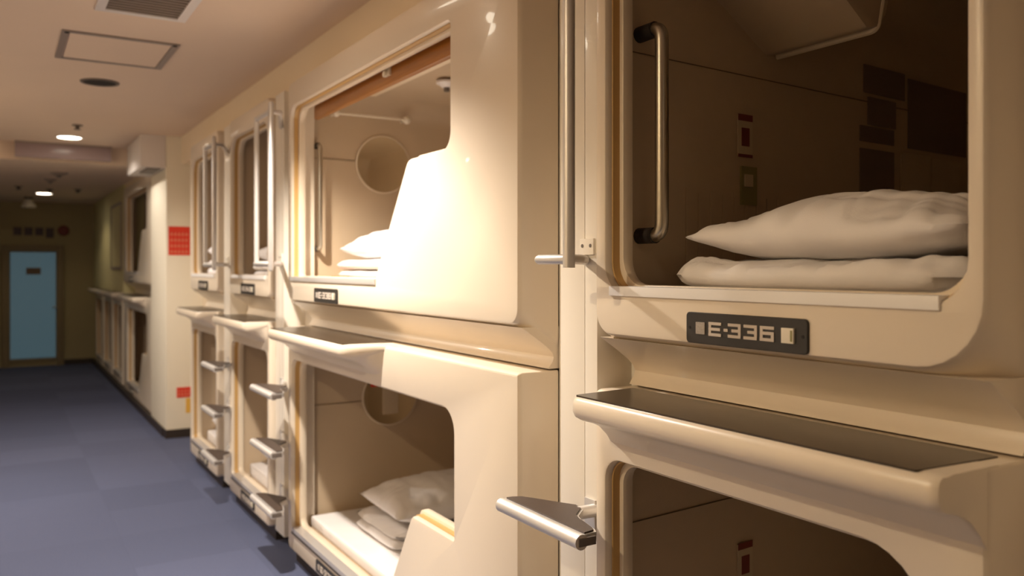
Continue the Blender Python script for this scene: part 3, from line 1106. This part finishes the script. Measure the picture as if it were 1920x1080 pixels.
# E-340 / E-342
mattress('thin white mattress in the upper pod left of E-338', 1.20, 2.95, 3.98, 4.82, -0.0615, -0.05, bev=0.004)
o = folded('folded_duvet', (1.40, 4.52, -0.0495), 0.42, 0.50, 0.07, layers=2, seed=15)
tag(o, 'folded duvet in the dim upper pod behind the middle ladder', 'duvet')
o = pillow('pillow', (1.41, 4.50, 0.022), 0.42, 0.50, 0.13, seed=17)
tag(o, 'dim grey-looking pillow behind the middle ladder rails', 'pillow', 'pillows in the pods')
mattress('thin white mattress in the farthest near-row upper pod', 1.20, 2.95, 5.10, 5.95, -0.0615, -0.05, bev=0.004)
o = folded('folded_duvet', (1.36, 5.68, -0.0495), 0.36, 0.48, 0.10, layers=2, seed=25, m=M['towel'])
tag(o, 'stack-like folded white duvet behind the farthest ladder', 'duvet')
o = pillow('pillow', (1.37, 5.68, 0.052), 0.36, 0.46, 0.15, seed=27, m=M['towel'])
tag(o, 'bright white pillow behind the farthest ladder rails', 'pillow', 'pillows in the pods')
mattress('white mattress in the lower pod behind the middle ladder steps', 1.20, 2.95, 3.98, 4.82, -1.169, -1.10, bev=0.018)
o = pillow('pillow', (1.46, 4.50, -1.10), 0.46, 0.5, 0.22, seed=31)
tag(o, 'rounded white pillow low down behind the middle ladder steps', 'pillow', 'pillows in the pods')
mattress('white mattress in the lower pod behind the farthest ladder steps', 1.20, 2.95, 5.10, 5.95, -1.169, -1.10, bev=0.018)
o = pillow('pillow', (1.43, 5.62, -1.10), 0.44, 0.5, 0.20, seed=35)
tag(o, 'small white pillow low down behind the farthest ladder steps', 'pillow', 'pillows in the pods')

# ------------------------------------------------------------------ ceiling fittings


def downlight(x, y, z, lit, label):
    t = thing('ceiling_downlight', label, 'ceiling light', (x, y, z + ZC), group='round recessed downlights')
    bm = bmesh.new()
    n = 40
    rings = []
    for r_, dz in ((0.098, 0.0), (0.097, -0.006), (0.086, -0.008), (0.082, -0.002)):
        rings.append([bm.verts.new((x + r_ * math.cos(2 * math.pi * q / n), y + r_ * math.sin(2 * math.pi * q / n), z + dz + ZC)) for q in range(n)])
    for a, b in zip(rings, rings[1:]):
        for q in range(n):
            quad(bm, a[q], a[(q + 1) % n], b[(q + 1) % n], b[q])
    obj('trim_ring', bm, M['duct'] if lit else M['greydark'], t)
    bm = bmesh.new()
    disc(bm, (x, y, z - 0.0015), (0, 0, -1), 0.0825, 0.0015, 40)
    obj('diffuser' if lit else 'dark_reflector', bm, M['lampglass'] if lit else M['dark'], t)
    return t


downlight(0.47, 2.9, CEIL, True, 'lit round downlight just above the frame, over the wide pods')
downlight(0.466, 5.1, CEIL, False, 'unlit dark round downlight beyond the ceiling access panel')
downlight(0.46, 7.37, CEIL, True, 'bright round downlight in front of the mauve ceiling board')
downlight(0.44, 11.24, 0.87, True, 'far small bright downlight in the low end ceiling')
downlight(0.42, -1.5, CEIL, True, 'added unseen downlight behind the camera')  # from here down: unseen fittings for the added fill lamps
downlight(-0.35, 5.6, CEIL, True, 'added fill downlight on the left side, out of frame')
downlight(-0.75, 1.35, CEIL, True, 'added fill downlight left of the camera, out of frame')

# ventilation grille
t = thing('ceiling_vent', 'grey louvred ventilation grille at the top edge of the picture', 'vent', (0.48, 3.42, CEIL + ZC))
vx0, vx1, vy0, vy1 = 0.315, 0.65, 3.19, 3.66


def frame_bm(x0, x1, y0, y1, wd, z, th, bev=0.001):
    bm = bmesh.new()
    o_ = [(x0, y0), (x1, y0), (x1, y1), (x0, y1)]
    i_ = inset(o_, wd)
    a = [bm.verts.new((p[0], p[1], z + ZC)) for p in o_]
    b = [bm.verts.new((p[0], p[1], z - th + ZC)) for p in o_]
    c = [bm.verts.new((p[0], p[1], z - th + ZC)) for p in i_]
    d = [bm.verts.new((p[0], p[1], z + ZC)) for p in i_]
    for r0, r1 in ((a, b), (b, c), (c, d)):
        for q in range(4):
            quad(bm, r0[q], r0[(q + 1) % 4], r1[(q + 1) % 4], r1[q])
    return bm


obj('vent_frame', frame_bm(vx0, vx1, vy0, vy1, 0.035, CEIL, 0.008), M['duct'], t, smooth=False)
obj('vent_back', BX(vx0 + 0.03, vx1 - 0.03, vy0 + 0.03, vy1 - 0.03, CEIL - 0.002, CEIL - 0.0005), M['greydark'], t)
bm = bmesh.new()
for q in range(12):
    y = vy0 + 0.05 + q * (vy1 - vy0 - 0.1) / 11
    box(bm, vx0 + 0.036, vx1 - 0.036, y - 0.006, y + 0.006, CEIL - 0.008, CEIL - 0.003)
obj('louvre', bm, M['grey'], t, smooth=False)
# access hatch
t = thing('ceiling_hatch', 'square ceiling access hatch with grey metal frame', 'hatch', (0.46, 4.32, CEIL + ZC))
obj('hatch_frame', frame_bm(0.225, 0.70, 4.05, 4.60, 0.028, CEIL, 0.006), M['grey'], t, smooth=False)
obj('hatch_panel', BX(0.258, 0.667, 4.083, 4.567, CEIL - 0.004, CEIL - 0.0005), M['ceil'], t)
for cx_, cy_ in ((0.245, 4.07), (0.68, 4.07)):
    b = bmesh.new()
    disc(b, (cx_, cy_, CEIL - 0.006), (0, 0, -1), 0.010, 0.003, 12)
    obj('latch', b, M['dark'], t)

# sprinkler in front of the lit lamp
def sprinkler(x, y, z, label, s=1.0, m='greydark'):
    bm = bmesh.new()
    disc(bm, (x, y, z), (0, 0, -1), 0.035 * s, 0.006, 20)
    disc(bm, (x, y, z - 0.006), (0, 0, -1), 0.014 * s, 0.022 * s, 14)
    disc(bm, (x, y, z - 0.006 - 0.022 * s), (0, 0, -1), 0.024 * s, 0.004, 16)
    o = obj('sprinkler', bm, M[m])
    return tag(o, label, 'sprinkler', 'ceiling sprinklers')


sprinkler(0.47, 6.72, CEIL, 'small dark sprinkler just in front of the bright downlight')
sprinkler(0.17, 10.4, 0.87, 'left of three dark sprinklers around the far downlight', 1.2)
sprinkler(0.47, 10.65, 0.87, 'sprinkler directly in front of the far downlight', 1.2)
sprinkler(0.74, 10.5, 0.87, 'right of three dark sprinklers around the far downlight', 1.2)
o = detector(None, 0.46, 8.75, 0.87, r=0.075, mt='grey')
tag(o, 'round smoke detector nearest behind the mauve ceiling board', 'smoke detector', 'smoke detectors')
o = detector(None, 0.42, 9.4, 0.87, r=0.06, mt='grey')
tag(o, 'smaller round smoke detector deeper under the low ceiling', 'smoke detector', 'smoke detectors')
# pale hanging beacon near the end wall
t = thing('ceiling_beacon', 'small pale lamp unit hanging in front of the end wall', 'beacon', (0.33, 11.9, 0.87 + ZC))
b = bmesh.new()
disc(b, (0.30, 11.9, 0.87), (0, 0, -1), 0.05, 0.03, 20)
obj('mount', b, M['greydark'], t)
b = bmesh.new()
disc(b, (0.30, 11.9, 0.84), (0, 0, -1), 0.035, 0.10, 20, r2=0.085, bev=0.01)
obj('shade', b, M['ivory'], t)
# mauve glossy board under the step of the ceiling
t = thing('ceiling_board', 'mauve glossy board hanging where the ceiling steps down', 'sign board', (0.45, 7.8, CEIL + ZC))
obj('board', BX(0.10, 0.80, 7.78, 7.82, 0.888, CEIL - 0.001, bev=0.003), M['mauve'], t)
obj('board_rail', BX(0.10, 0.80, 7.77, 7.83, CEIL - 0.014, CEIL - 0.0005), M['grey'], t)
# white duct box at the wall corner
t = thing('duct_box', 'white enamelled box under the ceiling at the cream wall corner', 'duct box', (0.99, 7.3, 0.77 + ZC))
obj('housing', BX(0.91, 1.088, 6.905, 7.70, 0.767, CEIL - 0.001, bev=0.004), M['duct'], t)
obj('outlet', BX(0.96, 1.06, 6.95, 7.35, 0.757, 0.768, bev=0.002), M['greydark'], t)

# ------------------------------------------------------------------ signs on the block
YS = 6.9
t = thing('wall_sign', 'bright red notice high on the cream wall block', 'sign', (1.18, YS, 0.2 + ZC))
p = obj('sign_plate', BX(1.105, 1.262, YS - 0.004, YS - 0.0005, 0.097, 0.318), M['red'], t)
bm = bmesh.new()
for r_ in range(4):
    for c_ in range(5):
        x0 = 1.118 + c_ * 0.027
        z0 = 0.262 - r_ * 0.045
        box(bm, x0, x0 + 0.020, YS - 0.0055, YS - 0.0042, z0 - 0.012, z0 - 0.004)
        box(bm, x0 + 0.003, x0 + 0.016, YS - 0.0055, YS - 0.0042, z0, z0 + 0.007)
        box(bm, x0 + 0.008, x0 + 0.012, YS - 0.0055, YS - 0.0042, z0 - 0.018, z0 + 0.010)
obj('printed_lines', bm, M['redfaint'], p, smooth=False)
t = thing('wall_sign', 'small dark red sticker low on the cream wall block', 'sign', (1.22, YS, -0.96 + ZC))
p = obj('sign_plate', BX(1.165, 1.30, YS - 0.004, YS - 0.0005, -1.003, -0.925), M['red'], t)
bm = bmesh.new()
for c_ in range(5):
    x0 = 1.172 + c_ * 0.024
    box(bm, x0, x0 + 0.017, YS - 0.0055, YS - 0.0042, -0.985, -0.978)
    box(bm, x0 + 0.006, x0 + 0.010, YS - 0.0055, YS - 0.0042, -0.99, -0.945)
    box(bm, x0 + 0.002, x0 + 0.015, YS - 0.0055, YS - 0.0042, -0.955, -0.950)
obj('printed_lines', bm, M['redfaint'], p, smooth=False)
bm = BX(1.232, 1.30, YS - 0.004, YS - 0.0005, -1.125, -1.012)
o = tag(obj('wall_sticker', bm, M['yellow']), 'yellow sticker under the low dark red one', 'sticker')

# framed board on the far plain wall
t = thing('framed_board', 'tall thin framed board on the far plain wall', 'board', (1.1, 10.2, 0.35 + ZC))
bm = bmesh.new()
for a in ((9.72, 9.75, -0.02, 0.70), (10.63, 10.66, -0.02, 0.70), (9.75, 10.63, 0.67, 0.70), (9.75, 10.63, -0.02, 0.01)):
    box(bm, 1.085, 1.0995, a[0], a[1], a[2], a[3])
obj('frame', bm, M['grey'], t, smooth=False)
obj('board', BX(1.092, 1.0995, 9.75, 10.63, 0.01, 0.67), M['wallg'], t)

# ------------------------------------------------------------------ end wall: door and signs
YD = 12.9
d = struct('door_1', BX(0.10, 0.655, YD - 0.035, YD - 0.001, -1.245, 0.225), M['doorframe'], label='glazed door leaf at the end of the corridor')
obj('door_glass', BX(0.115, 0.64, YD - 0.043, YD - 0.034, -1.20, 0.205), M['blueglass'], d, label='frosted blue-lit glass')
bm = bmesh.new()
box(bm, 0.02, 0.098, YD - 0.06, YD - 0.001, FLO, 0.30, bev=0.003)
box(bm, 0.657, 0.735, YD - 0.06, YD - 0.001, FLO, 0.30, bev=0.003)
box(bm, 0.099, 0.656, YD - 0.058, YD - 0.001, 0.228, 0.299)
obj('door_frame', bm, M['doorframe'], d)
bm = bmesh.new()
tube(bm, [(0.648, YD - 0.035, -0.53), (0.648, YD - 0.09, -0.53), (0.60, YD - 0.09, -0.53)], 0.010, 10)
obj('door_handle', bm, M['chrome'], d)
obj('door_plate', BX(0.295, 0.465, YD - 0.048, YD - 0.0435, -0.09, 0.0), M['brownplate'], d)
labs = ['leftmost of four dark square signs above the blue door', 'second dark square sign from the left above the blue door',
        'third dark square sign from the left above the blue door', 'rightmost dark square sign above the blue door, hanging lowest']
for q in range(4):
    x0 = 0.15 + q * 0.125
    o = tag(obj('square_sign', BX(x0, x0 + 0.095, YD - 0.012, YD - 0.001, 0.43 - (0.03 if q == 3 else 0), 0.535, bev=0.002), M['posterdark']), labs[q], 'sign', 'dark signs over the end door')
bm = bmesh.new()
disc(bm, (0.735, YD - 0.001, 0.50), (0, -1, 0), 0.07, 0.03, 28, bev=0.01)
tag(obj('fire_alarm', bm, M['maroon']), 'round dark red fire alarm above the blue door', 'fire alarm')
